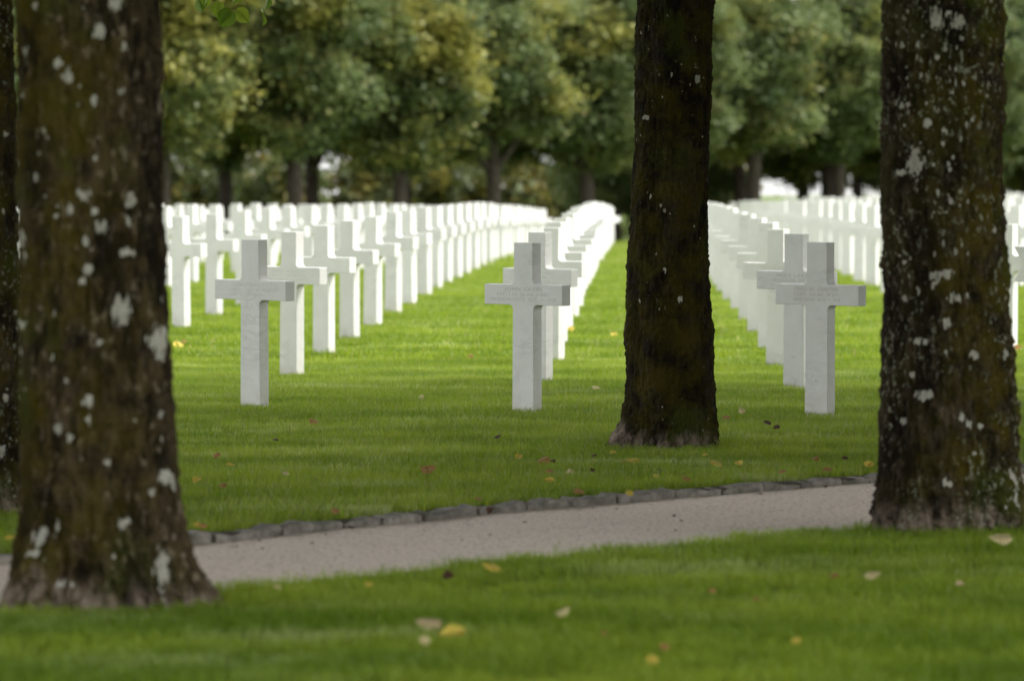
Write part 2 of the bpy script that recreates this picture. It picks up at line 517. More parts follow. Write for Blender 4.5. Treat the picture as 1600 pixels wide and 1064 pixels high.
def trunk_mesh(name, D, prof, mat, seed, spots, fine_spots, top=3.9, nth=250, rough=.010, moss_bias=0.5, lobes=5, moss_side=0.0):
    """prof: (py, px_left, px_right) of the outline as seen at distance D"""
    L = [(at_y(l, y, D), at_y(r_, y, D)) for y, l, r_ in prof]
    zz = np.array([p.z for p, q in L]); cx = np.array([(p.x + q.x) / 2 for p, q in L]); rr = np.array([(q.x - p.x) / 2 for p, q in L])
    o = np.argsort(zz); zz, cx, rr = zz[o], cx[o], rr[o]
    x0, z0 = cx[0], 0.0
    zt = zz[-1]
    zs = np.concatenate([np.arange(-.14, zt + .25, .0062), np.linspace(zt + .28, top, 14)])
    k = np.ones(9) / 9
    def prf(vals, extra):
        f = np.interp(zs, np.append(zz, top), np.append(vals, extra))
        pad = np.concatenate([np.full(4, f[0]), f, np.full(4, f[-1])]); g = np.convolve(pad, k, 'valid')
        return np.where(zs < .12, f, g)
    rad = prf(rr, rr[-1] * .93); cen = prf(cx, cx[-1] + (cx[-1] - cx[len(cx) // 2]) * .6)
    rad = rad + np.clip(-zs, 0, 1) * .5
    th = np.linspace(0, 2 * PI, nth, endpoint=False)
    TH, Z = np.meshgrid(th, zs)
    RR = np.repeat(rad[:, None], nth, 1)
    ct, st = np.cos(TH), np.sin(TH)
    # root lobes
    lob = np.zeros_like(TH)
    rg = np.random.default_rng(seed)
    ph = rg.random(4) * 6.28
    flare = np.exp(-np.clip(Z, 0, 9) / .16)
    lob = (.10 * np.cos(lobes * TH + ph[0]) + .06 * np.cos((lobes + 3) * TH + ph[1])) * flare * RR
    lob += (.022 * np.cos(2 * TH + ph[2] + Z * .8) + .015 * np.cos(3 * TH + ph[3] - Z * 1.7)) * RR
    q = .22
    bx, by = ct * q, st * q
    f1 = 1 - np.abs(fbm(bx * 44, by * 44, Z * 8.5, 2, seed))                # ridged long furrows
    f2 = fbm(bx * 30, by * 30, Z * 16, 3, seed + 5)
    f3 = vnoise(bx * 130, by * 130, Z * 70, seed + 9)
    f4 = fbm(bx * 9, by * 9, Z * 3.2, 2, seed + 13)
    f5 = np.abs(vnoise(bx * 70, by * 70, Z * 13 + f4, seed + 51))
    disp = rough * 1.2 * (f1 - .5) - rough * 1.2 * np.clip(.35 - f5, 0, 1) * 2 + rough * .75 * f2 + rough * .6 * f3 + .012 * f4
    disp *= 1 + .9 * flare
    RR = RR + lob + disp
    # smoothing the silhouette's fitted base against lobes
    X = cen[:, None] + RR * ct; Y = D + RR * st
    Vv = np.stack([X - x0, Y - D, Z], 2).reshape(-1, 3)
    nz = len(zs)
    ii, jj = np.meshgrid(np.arange(nz - 1), np.arange(nth), indexing='ij')
    j2 = (jj + 1) % nth
    F = np.stack([ii * nth + jj, ii * nth + j2, (ii + 1) * nth + j2, (ii + 1) * nth + jj], 2).reshape(-1, 4)
    # lichen patches
    lich = np.zeros_like(Z)
    def patch(c, zc, w, h):
        nonlocal lich
        i0, i1 = np.searchsorted(zs, (zc - h * 2.2, zc + h * 2.2))
        if i1 <= i0: return
        dth = (TH[i0:i1] - c + PI) % (2 * PI) - PI
        d = np.sqrt((dth * RR[i0:i1] / w) ** 2 + ((Z[i0:i1] - zc) / h) ** 2)
        d = d + .75 * fbm(bx[i0:i1] * 190, by[i0:i1] * 190, Z[i0:i1] * 26, 3, seed + 31)
        lich[i0:i1] = np.maximum(lich[i0:i1], np.clip(1.5 - d, 0, 1))
    for (px, py, w, h) in spots:      # measured patches: pixel centre, half sizes in pixels
        p = at_y(px, py, D)
        i = min(np.searchsorted(zs, p.z), nz - 1)
        s = np.clip((p.x - cen[i]) / max(rad[i], .05), -.97, .97)
        c = -math.acos(s) if True else 0
        cosv = max(.35, math.sqrt(1 - s * s))
        patch(c % (2 * PI), p.z, w * .8 / FPX * D / cosv, h * .85 / FPX * D)
    for _ in range(fine_spots):
        sz = rg.choice([.004, .006, .009, .014], p=[.6, .3, .08, .02])
        patch(rg.random() * 6.28, rg.random() ** .9 * (zt + .2), sz, sz * rg.uniform(1, 1.9))
    hgt = .5 + (disp - disp.mean()) / (disp.std() * 5)
    side = np.clip(moss_bias + .5 * np.cos(TH - moss_side) + .35 * f4, 0, 1)
    rz = np.clip(1.0 - Z / .10 + .45 * fbm(bx * 14, by * 14, Z * 4, 2, seed + 61) + .5 * fbm(bx * 30, by * 30, Z * 8, 2, seed + 41) + .25 * f4, 0, 1)
    me = npmesh(name, Vv, F, mat, True, {'height': hgt.ravel(), 'lichen': lich.ravel(), 'rootzone': rz.ravel(), 'moss': side.ravel()})
    topc = Vector((cen[-1] - x0, 0, top)); return me, Vector((x0, D, 0)), topc, rad[-1]

def crown_points(seed, Rh, zb, zt, n_cl, per, cl_r, ragged=False):
    r = np.random.default_rng(seed)
    cs = []
    while len(cs) < n_cl:
        p = r.uniform(-1, 1, 3); d = np.linalg.norm(p)
        if d < 1 and (d > .45 or r.random() < .35): cs.append(p)
    cs = np.array(cs)
    zc, hz = (zb + zt) / 2, (zt - zb) / 2
    cs = cs * np.array([Rh, Rh, hz]) * np.array([1, 1, 1]) + np.array([0, 0, zc])
    q = r.normal(size=(n_cl, per, 3)) * cl_r * np.array([1, 1, .75]) * r.uniform(.6, 1.3, (n_cl, 1, 1))
    P = (cs[:, None] + q).reshape(-1, 3)
    if not ragged: P[:, 2] = np.maximum(P[:, 2], zb + r.random(len(P)) * .4)
    return P, np.repeat(r.random(n_cl), per)

# overhead crowns and limbs, shared by the trees of the alley
def limbs_mesh(seed, r0):
    r = random.Random(seed); out = []
    for k in range(6):
        a = k * 1.047 + r.uniform(-.3, .3); reach = r.uniform(2.2, 3.6); rise = r.uniform(1.6, 4.2)
        pts = [(0, 0, -.12)]; rad = [r0 * .62]
        for s in (.25, .5, .75, 1):
            pts.append((math.cos(a) * reach * s ** .9 + r.uniform(-.1, .1), math.sin(a) * reach * s ** .9 + r.uniform(-.1, .1), rise * s ** 1.1 - .02))
            rad.append(r0 * (.46 - .38 * s))
        v, f = tube(pts, rad, 9)
        out.append(npmesh('limb', np.array([tuple(q) for q in v]), np.array(f), M_TRUNK_BG, True))
    return out
CROWNS = []
for sd_ in (11, 12):
    P, cl = crown_points(sd_, 4.3, 3.25, 9.4, 290, 55, .42)
    CROWNS.append(leaves_mesh('crown', P, .155, M_LEAF_NEAR, cl, sd_))

def near_tree(label, trunk, crown_i, rz, group=None, branch=True):
    me, loc, topc, rt = trunk
    t = link('linden_tree', None); t.location = loc
    tag(t, label, 'tree', 'linden trees lining the path')
    link('trunk', me, t)
    for lm in limbs_mesh(int(loc.y * 10), rt):
        o = link('limb', lm, t); o.location = topc
    c = link('crown', CROWNS[crown_i], t); c.rotation_euler = (0, 0, rz); c.location = (topc.x, 0, 0)
    return t

B_LEFT = mat_bark('bark_spotted', .8, .70, (0.042, 0.030, 0.014), .75)
B_MID = mat_bark('bark_dark_mossy', .7, .66, (0.015, 0.011, 0.007), .12)
B_RIGHT = mat_bark('bark_lichened', .85, .57, (0.028, 0.020, 0.011), .3)

spots_left = [(203, 485, 14, 25), (250, 533, 11, 30), (267, 743, 7, 16), (206, 807, 9, 11), (270, 878, 13, 26), (283, 940, 9, 9), (272, 920, 6, 12),
              (168, 55, 10, 14), (200, 78, 6, 10), (120, 120, 9, 12), (104, 102, 8, 8), (45, 90, 6, 15), (160, 155, 5, 7), (158, 160, 7, 8),
              (143, 305, 12, 9), (123, 328, 7, 11), (160, 328, 6, 8), (170, 353, 9, 10), (144, 376, 7, 7), (213, 312, 5, 14), (210, 343, 4, 8),
              (208, 392, 10, 8), (150, 418, 9, 8), (140, 436, 6, 5), (44, 372, 6, 12), (49, 400, 6, 8), (98, 488, 6, 6), (48, 505, 7, 8), (150, 620, 10, 10),
              (104, 662, 9, 10), (180, 713, 5, 6), (70, 830, 6, 14), (66, 855, 7, 9), (98, 812, 4, 12), (110, 897, 8, 6), (131, 898, 5, 6), (85, 975, 9, 6),
              (190, 10, 12, 10), (64, 12, 5, 9), (33, 700, 4, 8), (168, 530, 5, 6), (43, 548, 6, 6), (253, 643, 4, 6), (152, 648, 5, 8)]
tr_left = trunk_mesh('trunk', 13.78, [(-8, 27, 247), (150, 30, 248), (300, 34, 250), (420, 36, 256), (520, 37, 262), (700, 36, 270), (790, 32, 279), (850, 26, 288), (890, 20, 301), (920, 14, 314), (945, 8, 330), (975, 2, 345)],
                     B_LEFT, 3, spots_left, 90, nth=280, rough=.012, moss_bias=.45, moss_side=R(200))
tr_mid = trunk_mesh('trunk', 21.55, [(-8, 994, 1113), (150, 993, 1111), (230, 991, 1110), (300, 988, 1107), (400, 982, 1108), (500, 980, 1113), (580, 978, 1116), (640, 974, 1120), (670, 969, 1122), (688, 962, 1124), (705, 953, 1128)],
                    B_MID, 8, [(1008, 185, 6, 4), (1088, 125, 5, 8), (1060, 465, 5, 8), (1035, 420, 3, 5), (1036, 328, 3, 5)], 60, nth=240, rough=.009, moss_bias=.75, moss_side=R(-60))
spots_right = [(1435, 612, 14, 9), (1452, 35, 14, 16), (1486, 38, 9, 12), (1400, 270, 6, 5), (1410, 165, 5, 5), (1455, 92, 4, 4), (1463, 225, 6, 5), (1420, 255, 12, 22), (1545, 355, 5, 9),
               (1462, 205, 5, 4), (1440, 195, 5, 8), (1450, 428, 8, 7), (1468, 425, 8, 7), (1482, 462, 10, 8), (1465, 500, 9, 10), (1508, 550, 8, 8), (1490, 645, 7, 8), (1500, 655, 5, 8), (1424, 530, 6, 6), (1436, 530, 4, 6),
               (1400, 655, 6, 6), (1567, 550, 6, 12), (1520, 660, 5, 5), (1468, 745, 6, 8), (1508, 700, 5, 4), (1418, 580, 4, 7), (1570, 740, 5, 14), (1572, 770, 5, 18)]
for k in range(70):
    spots_right.append((random.uniform(1400, 1500), random.uniform(15, 470), random.uniform(1.5, 3.6), random.uniform(2, 6)))
tr_right = trunk_mesh('trunk', 16.65, [(-8, 1383, 1567), (150, 1381, 1570), (300, 1380, 1569), (400, 1382, 1575), (500, 1380, 1578), (580, 1378, 1584), (660, 1375, 1589), (720, 1370, 1593), (780, 1366, 1601), (815, 1363, 1612), (838, 1358, 1622)],
                      B_RIGHT, 15, spots_right, 70, nth=260, rough=.014, moss_bias=.6, moss_side=R(-10))
tr_fl = trunk_mesh('trunk', 17.55, [(-8, -140, 22), (300, -145, 26), (600, -148, 31), (740, -152, 36), (780, -158, 42), (805, -164, 50)],
                   B_RIGHT, 23, [(12, 210, 3, 9), (10, 330, 3, 6), (14, 620, 4, 8), (10, 700, 8, 10)], 60, nth=200, rough=.012, moss_bias=.4)

T_left = near_tree('thick mossy trunk spotted with large white lichen patches, roots in the near grass', tr_left, 0, .4)
T_mid = near_tree('slim dark trunk standing on the far lawn between the crosses, beyond the kerb', tr_mid, 1, 1.9)
T_right = near_tree('mossy trunk dusted with fine grey lichen beside the near edge of the path', tr_right, 0, 3.3)
T_fl = near_tree('dark trunk cut by the frame, behind the thick lichen-spotted trunk', tr_fl, 1, 5.0)

# the alley goes on outside the frame and shades the foreground
def plain_trunk():
    pts = [(0, 0, -.1), (0, 0, .05), (.01, 0, .3), (0, .01, 1.2), (0, 0, 2.6), (0, 0, 3.9)]
    v, f = tube(pts, [.40, .34, .27, .24, .23, .21], 28)
    return npmesh('trunk', np.array([tuple(q) for q in v]), np.array(f), M_TRUNK_BG, True)
PT = plain_trunk()
for i, (x, y) in enumerate([(5.4, 19.8), (-6.2, 13.6), (4.9, 24.9), (8.8, 22.8), (4.6, 13.2), (-4.9, 10.6)]):
    near_tree('linden of the alley standing outside the frame', (PT, Vector((x, y, gz(x, y))), Vector((0, 0, 3.9)), .2), i % 2, i * 1.3)

# twig with leaves hanging into the top of the picture, a part of the far-left linden
def big_leaf(L, curl, fold, seed, mat, name='leaf', serr=.05):
    """heart-shaped leaf with a fold along the midrib; origin at the stalk, pointing +y"""
    r = random.Random(seed)
    bm = bmesh.new()
    N = 12
    mid, lf, rt = [], [], []
    for i in range(N + 1):
        s = i / N
        w = .5 * math.sin(PI * min(1, s * .96 + .04) ** .72) ** .85 * .92 + (.03 if i < 2 else 0)
        if i == N: w = .004
        y = s * L; z = -curl * L * s * s
        e = 1 + (serr if i % 2 else -serr)
        mid.append(bm.verts.new((0, y, z)))
        back = -.10 * L if i == 0 else 0
        lf.append([bm.verts.new((-w * L * k * (e if k == 1 else 1), y + back * k, z + fold * w * L * k * k + r.uniform(-.01, .01) * L)) for k in (.5, 1)])
        rt.append([bm.verts.new((w * L * k * (e if k == 1 else 1), y + back * k, z + fold * w * L * k * k * r.uniform(.8, 1.1) + r.uniform(-.01, .01) * L)) for k in (.5, 1)])
    for i in range(N):
        for side in (lf, rt):
            ring = [[mid[i]] + side[i], [mid[i + 1]] + side[i + 1]]
            for k in range(2):
                bm.faces.new((ring[0][k], ring[0][k + 1], ring[1][k + 1], ring[1][k]))
    # stalk
    p0 = bm.verts.new((.012 * L, 0, .005)); p1 = bm.verts.new((-.012 * L, 0, .005)); p2 = bm.verts.new((r.uniform(-.1, .1) * L, -.42 * L, .05 * L + .004))
    bm.faces.new((p0, p1, p2))
    if name == 'fallen_leaf':
        bmesh.ops.translate(bm, verts=bm.verts, vec=(0, -.45 * L, 0))
    me = bmmesh(name, bm, mat)
    me.polygons.foreach_set('use_smooth', np.ones(len(me.polygons), bool))
    for an, v in (('rnd', r.random()), ('clump', r.random())):
        a = me.attributes.new(an, 'FLOAT', 'POINT'); a.data.foreach_set('value', np.full(len(me.vertices), v, np.float32))
    return me

TD = 21.0
tw_pts = [at_y(-40, -160, 18.6), at_y(160, -55, 19.8), at_y(290, -14, 20.7), at_y(345, -2, 21.0), at_y(372, -12, 21.0), at_y(388, 8, 21.0)]
v, f = tube([p - T_fl.location for p in [T_fl.location + Vector((.1, .1, 3.4))] + tw_pts], [.03, .018, .011, .006, .0035, .0028, .0015], 7)
twig = link('twig', npmesh('twig', np.array([tuple(q) for q in v]), np.array(f), M_TRUNK_BG, True), T_fl)
for i, (px, py, L, rx, ry, rz_, dy) in enumerate([
        (348, 8, .135, -100, 35, 8, 0), (357, 9, .11, -80, -50, -20, .05), (395, 10, .115, -62, 40, -68, .02), (330, -4, .11, -95, 10, 25, .06),
        (298, -8, .09, -100, -20, -10, .1), (313, -12, .08, -90, 40, 10, .12), (406, -12, .08, -80, 20, -50, .04), (310, -22, .10, -70, 0, 60, .02), (362, -24, .1, -85, 30, -40, .05)]):
    p = at_y(px + 13, py + 9, TD + dy)
    o = link('leaf', big_leaf(L * .86, .22, .35, 40 + i, M_LEAF_TWIG), twig)
    o.location = p - T_fl.location
    o.rotation_euler = (R(rx), R(ry), R(rz_))

# ------------------------------------------------------------------ crosses
H_TOP, ARM_T, ARM_B = 1.07, .805, .676
TH_ = .086
def outline():
    """right half of the cross outline from the foot up, then mirrored"""
    f = .030
    pts = [(.0875, -.14), (.0835, ARM_B - f)]
    for k in range(1, 5):
        a = PI - k * PI / 8
        pts.append((.0835 + f + f * math.cos(a), ARM_B - f + f * math.sin(a)))
    pts += [(.317, ARM_B), (.317, ARM_T)]
    for k in range(0, 5):
        a = -PI / 2 - k * PI / 8
        pts.append((.0775 + f + f * math.cos(a), ARM_T + f + f * math.sin(a)))
    pts += [(.0765, H_TOP)]
    return pts + [(-x, z) for x, z in reversed(pts)]

def slab_mesh(name, outl, T, mat, bev=.0035):
    bm = bmesh.new()
    fr = [bm.verts.new((x, -T / 2, z)) for x, z in outl]
    bk = [bm.verts.new((x, T / 2, z)) for x, z in outl]
    n = len(outl)
    bm.faces.new(fr); bm.faces.new(bk[::-1])
    for i in range(n):
        j = (i + 1) % n
        bm.faces.new((fr[j], fr[i], bk[i], bk[j]))
    bmesh.ops.recalc_face_normals(bm, faces=bm.faces)
    ed = [e for e in bm.edges if e.calc_face_angle(0) > 1.2]
    bmesh.ops.bevel(bm, geom=ed, offset=bev, segments=2, profile=.5, affect='EDGES')
    return bmmesh(name, bm, mat)
CROSS = slab_mesh('cross', outline(), TH_, M_MARBLE)
simple = [(.0875, -.14), (.083, ARM_B), (.317, ARM_B), (.317, ARM_T), (.0775, ARM_T), (.0765, H_TOP)]
YAW = R(-39)

def text_mesh(lines):
    """lines: (text, centre z, cap height, width)"""
    bmt = bmesh.new()
    for s, zc, h, wdt in lines:
        if s is None:                      # worn line: short chisel strokes that cannot be read
            r = random.Random(int(zc * 1e4 + wdt * 1e3)); x = -wdt / 2
            while x < wdt / 2:
                w_, hh, z0 = .0022, h * r.uniform(.35, .9), zc - h / 2 + r.uniform(0, h * .2)
                q = [bmt.verts.new((x + dx, -TH_ / 2 - .0006, z0 + dz)) for dx, dz in ((0, 0), (w_, 0), (w_ + r.uniform(-.003, .003), hh), (0, hh))]
                bmt.faces.new(q); x += r.choice([.008, .010, .012, .022])
            continue
        cu = bpy.data.curves.new('t', 'FONT'); cu.body = s; cu.align_x = 'CENTER'; cu.size = 1.0; cu.resolution_u = 2; cu.space_character = 1.12
        o = bpy.data.objects.new('t', cu); COL.objects.link(o)
        bpy.context.view_layer.update()
        me = bpy.data.meshes.new_from_object(o.evaluated_get(bpy.context.evaluated_depsgraph_get()))
        co = np.empty(len(me.vertices) * 3, np.float32); me.vertices.foreach_get('co', co); co = co.reshape(-1, 3)
        x0, x1, y0, y1 = co[:, 0].min(), co[:, 0].max(), co[:, 1].min(), co[:, 1].max()
        cap = .73
        sx = wdt / (x1 - x0); sz = h / cap
        new = np.stack([(co[:, 0] - (x0 + x1) / 2) * sx, np.full(len(co), -TH_ / 2 - .0006), co[:, 1] * sz + zc - h / 2], 1)
        me.vertices.foreach_set('co', new.astype(np.float32).ravel())
        bmt.from_mesh(me)
        COL.objects.unlink(o); bpy.data.objects.remove(o); bpy.data.curves.remove(cu); bpy.data.meshes.remove(me)
    return bmmesh('inscription', bmt, M_LETTER)

INS = {     # what can be read in the photograph; None stands for a line too worn or blurred to read
    (-1, 0): [(None, .778, .022, .33), (None, .744, .018, .36), (None, .712, .018, .44)],
    (0, 0): [('JOHN GAVIN', .776, .027, .30), ('PVT. 1 CL. 26 INF. 1 DIV.', .743, .021, .42), ('MASSACHUSETTS  OCT. 11, 1918', .711, .021, .53)],
    (1, 0): [('FRED W. SANITER', .776, .027, .33), ('CORPL. 310 INF. 78 DIV.', .743, .022, .35), ('WISCONSIN  NOV. 1, 1918', .711, .021, .36), ('40', .20, .022, .028)],
    (1, 1): [('MIKE LEKA', .776, .027, .28), ('WAGONER  307 INF.', .743, .022, .36), (None, .711, .019, .40), ('39', .20, .022, .028)],
    (-1, 1): [(None, .776, .023, .36), (None, .743, .018, .36), (None, .711, .018, .42)],
    (0, 1): [(None, .776, .023, .34), (None, .743, .018, .34), (None, .711, .018, .36)],
    (1, 2): [(None, .776, .024, .28), (None, .743, .019, .36), (None, .711, .019, .40)],
    (2, 2): [(None, .776, .024, .26), (None, .743, .019, .36)],
}
K = {-2: -4.15, -1: -2.41, 0: -.625, 1: 1.075, 2: 2.95}
FIRST = {-1: (-2.305, 25.1), 0: (-.645, 24.35), 1: (1.11, 24.15)}   # the front crosses stand a little out of line
D0 = {-2: 25.6, -1: 26.0, 0: 25.0, 1: 24.15, 2: 26.6}
for j in range(3, 24):
    K[j] = K[2] + 1.78 * (j - 2); D0[j] = 26.2 + (.4 * (j - 2)) % 3.0
    K[-j] = K[-2] - 1.62 * (j - 2); D0[-j] = 25.3 + (1.3 * (j - 2)) % 3.0
STEP = 3.0
ORD = ['first', 'second', 'third', 'fourth', 'fifth', 'sixth', 'seventh', 'eighth', 'ninth', 'tenth', 'eleventh', 'twelfth']
LINE = {-1: ('front cross beside the lichen-spotted trunk', 11),
        0: ('front cross left of the slim trunk', 11),
        1: ('front cross right of the slim trunk', 11)}
def tree_row_y(x): return 120.0 + (x + .6) * 4 / 3.0
cells = []
for j, k in K.items():
    for i in range(40):
        D = D0[j] + STEP * i
        kk = k
        if i == 0 and j in FIRST: kk, D = FIRST[j]
        x = D * .0317 + kk * 1.07
        y = D
        if y > min(tree_row_y(x) - 7.0, 142): continue
        g0 = 112 + (x * .4)
        if g0 < y < g0 + 6: continue                  # a mown walk between the plots
        px = 800 + FPX * x / y
        m = FPX * .45 / y
        if px < -m or px > 1600 + m: continue
        cells.append((y, x, j, i, px))
cells.sort()
STAR = (2, 1)
letters = {}
rest = []
count = 0
seen = {}
for y, x, j, i, px in cells:
    z = gz(x, y) + .03
    if (j, i) == STAR: continue
    jr = random.Random(j * 100 + i)
    loc = (x + jr.uniform(-.02, .02), y + jr.uniform(-.03, .03), z + jr.uniform(-.012, .008))
    rot = (jr.uniform(-.006, .006), jr.uniform(-.008, .008), YAW + jr.uniform(-.02, .02))
    if count >= 298:
        rest.append((loc, rot)); continue
    count += 1
    o = link('marble_cross', CROSS); o.location = loc; o.rotation_euler = rot
    side = 'left of' if px < 1050 else 'right of'
    if (j, i) == (-1, 0): lb = 'white marble cross at the front, next to the lichen-spotted trunk'
    elif (j, i) == (0, 0): lb = 'white marble cross at the front, just left of the slim dark trunk'
    elif (j, i) == (1, 0): lb = 'grey-veined marble cross numbered 40 at the front, right of the slim trunk'
    elif (j, i) == (1, 1): lb = 'white marble cross numbered 39 directly behind the front cross numbered 40'
    elif (j, i) == (2, 2): lb = 'white marble cross beside the star headstone, right of the lichen-dusted trunk'
    elif j in LINE and i < LINE[j][1]: lb = 'white marble cross, %s in line behind the %s' % (ORD[i - 1], LINE[j][0])
    elif j == -2 and y < 66 and px > 250:
        seen[j] = seen.get(j, -1) + 1; lb = 'white marble cross, %s in the line emerging from behind the lichen-spotted trunk' % ORD[seen[j]]
    elif j == -3 and y < 80 and px > 250:
        seen[j] = seen.get(j, -1) + 1; lb = 'small white cross, %s in the second line emerging from behind the lichen-spotted trunk' % ORD[min(11, seen[j])]
    elif j == 2 and y < 80 and px < 1385:
        seen[j] = seen.get(j, -1) + 1; lb = 'small white cross, %s in the line emerging from behind the lichen-dusted trunk' % ORD[min(11, seen[j])]
    elif px > 1580: lb = 'white marble cross half hidden past the outer edge of the lichen-dusted trunk'
    else: lb = 'small white marble cross blurred among the crowded far rows, %s the slim trunk' % side
    tag(o, lb, 'cross', 'marble crosses in rows on the lawn')
    if (j, i) in INS:
        link('inscription', text_mesh([q for q in INS[(j, i)] if q[0] is None or len(q[0]) > 2]), o)
        nums = [q for q in INS[(j, i)] if q[0] and len(q[0]) <= 2]
        if nums: link('grave_number', text_mesh(nums), o)
if rest:
    base = slab_mesh('c', simple, TH_, M_MARBLE, .003)
    bv = np.empty(len(base.vertices) * 3, np.float32); base.vertices.foreach_get('co', bv); bv = bv.reshape(-1, 3)
    bm = bmesh.new()
    for loc, rot in rest:
        tmp = base.copy(); tmp.transform(Matrix.Translation(loc) @ Matrix.Rotation(rot[2], 4, 'Z')); bm.from_mesh(tmp); bpy.data.meshes.remove(tmp)
    o = link('distant_crosses', bmmesh('distant_crosses', bm, M_MARBLE))
    tag(o, 'farthest white crosses merging into a pale band below the tree row', 'crosses', kind='stuff')

# star headstone
j, i = STAR
D = D0[j] + STEP * i; x = D * .0317 + K[j] * 1.07
st_ = tag(link('star_headstone', None), 'white marble headstone topped by a six-pointed star, cut by the frame', 'headstone')
st_.location = (x, D, gz(x, D) + .03); st_.rotation_euler = (0, 0, YAW)
link('stem', slab_mesh('stem', [(.0875, -.14), (.080, .66), (-.080, .66), (-.0875, -.14)], TH_, M_MARBLE), st_)
so = []
for k in range(12):
    a = PI / 2 - k * PI / 6; r_ = .275 if k % 2 == 0 else .275 / math.sqrt(3)
    so.append((r_ * math.cos(a), .80 + r_ * math.sin(a)))
link('star', slab_mesh('star', so, TH_ + .006, M_MARBLE), st_)

# ------------------------------------------------------------------ background trees
BGC = []
for sd_ in range(5):
    P, cl = crown_points(50 + sd_, 2.3, 2.75, 9.6, 105, 350, .33, True)
    # squared, clipped crown: push outwards to a rounded box
    c0 = np.array([0, 0, 5.95]); q = P - c0
    q[:, :2] *= (1.0 + .18 * (np.abs(q[:, 2:3]) / 3.3))
    P = q + c0
    BGC.append(leaves_mesh('crown', P, .155, M_LEAF_BG, cl, 50 + sd_))
def bg_trunk(seed):
    r = random.Random(seed)
    pts = [(0, 0, -.2), (0, 0, .1), (r.uniform(-.04, .04), 0, 1.3), (r.uniform(-.08, .08), 0, 2.8), (r.uniform(-.15, .15), 0, 4.6), (r.uniform(-.2, .2), 0, 6.8)]
    v, f = tube(pts, [.38, .29, .24, .22, .15, .07], 12)
    return npmesh('trunk', np.array([tuple(q) for q in v]), np.array(f), M_TRUNK_BG, True)
BGT = [bg_trunk(s) for s in range(3)]
def bg_limb(seed):
    r = random.Random(seed); a = r.random() * 6.28
    v, f = tube([(0, 0, 2.5), (math.cos(a) * .7, math.sin(a) * .7, 3.5), (math.cos(a) * 1.5, math.sin(a) * 1.5, 4.9)], [.13, .09, .03], 7)
    return npmesh('limb', np.array([tuple(q) for q in v]), np.array(f), M_TRUNK_BG, True)
BGL = [bg_limb(s) for s in range(4)]

def bg_tree(x, y, idx, label, group, sc=1.0, hz=1.0, low=0.0):
    t = link('background_tree', None); t.location = (x, y, gz(x, y)); t.rotation_euler = (0, 0, idx * 2.1); t.scale = (sc, sc, sc * hz)
    tag(t, label, 'tree', group)
    link('trunk', BGT[idx % 3], t)
    for k in range(3):
        l = link('limb', BGL[(idx + k) % 4], t); l.rotation_euler = (0, 0, k * 2.1)
    c = link('crown', BGC[idx % 5], t); c.location = (0, 0, low)
    return t
r2 = random.Random(5)
names = ['tenth', 'ninth']
for k in range(-3, 12):
    x, y = -9.6 + 3.0 * (k + 0), 108 + 4.0 * k
    pxx = 800 + FPX * x / y
    if k < 0: lb = 'dark green linden of the far row hidden behind the lichen-spotted trunk'
    elif k == 0: lb = 'large dark-stemmed linden of the far row nearest the lichen-spotted trunk'
    elif k in (5,): lb = 'linden of the far row hidden behind the slim dark trunk'
    elif k < 5: lb = 'linden with yellowing crown, %s in the far row counted rightward from the lichen-spotted trunk' % ORD[k]
    elif k in (6, 7): lb = 'linden of the far row, %s to the right of the slim dark trunk' % ORD[k - 6]
    else: lb = 'dark green linden of the far row behind the lichen-dusted trunk'
    bg_tree(x + r2.uniform(-.3, .3), y, k + 3, lb, 'lindens of the far row', 1.0 + r2.uniform(-.04, .06), 1.0 if k < 2 else .92)
for k in range(-2, 13):
    x, y = -12.2 + 3.0 * k, 114 + 4.0 * k
    bg_tree(x + r2.uniform(-.4, .4), y + r2.uniform(-.5, .5), k + 9, 'linden of the second far row, seen between the stems of the first', 'lindens of the second far row', 1.0 + r2.uniform(-.05, .05), 1.0)

for k in range(0, 16):
    if k < 5: continue
    x, y = -13 + 3.4 * k, 124 + 3.6 * k
    bg_tree(x + r2.uniform(-.6, .6), y + r2.uniform(-.8, .8), k + 3, 'dark linden of the third far row, glimpsed behind the first two', 'lindens of the third far row', .95 + r2.uniform(-.06, .04), .92, low={7: -.95, 8: -1.6}.get(k, -1.8))

# shrubs and woods beyond, glimpsed between the stems
SH = []
for sd_ in range(3):
    P, cl = crown_points(80 + sd_, 2.2, .05, 3.4, 70, 45, .34)
    SH.append(leaves_mesh('foliage', P, .26, M_SHRUB, cl, 80 + sd_))
v, f = tube([(0, 0, -.2), (0.05, 0, .9), (.1, .05, 2.2)], [.12, .09, .03], 8)
SST = npmesh('stem', np.array([tuple(q) for q in v]), np.array(f), M_TRUNK_BG, True)
for k in range(14):
    x = -27 + k * 2.9 + r2.uniform(-.7, .7); y = 146 + k * 1.2 + r2.uniform(-3, 3)
    if k > 9 and k % 2: continue
    t = link('shrub', None); t.location = (x, y, gz(x, y)); t.rotation_euler = (0, 0, k * 1.7)
    s = r2.uniform(.8, 1.25); t.scale = (s, s, s * r2.uniform(.85, 1.2))
    tag(t, 'yellow-green shrub glimpsed between the stems of the far lindens', 'shrub', 'shrubs beyond the lindens')
    link('foliage', SH[k % 3], t); link('stem', SST, t)
for i, (x, y, s) in enumerate([(6.0, 21.6, 1.05), (7.9, 19.6, 1.1), (9.6, 17.4, 1.1)]):    # unseen leafy screen, added to shade the numbered crosses from the right
    t = link('shrub', None); t.location = (x, y, gz(x, y)); t.rotation_euler = (0, 0, i * 2.2); t.scale = (s, s, s)
    tag(t, 'unseen shrub added to shade the numbered crosses from the right', 'shrub', 'added shade shrubs right of the frame')
    link('foliage', SH[i % 3], t); link('stem', SST, t)
P, cl = [], []
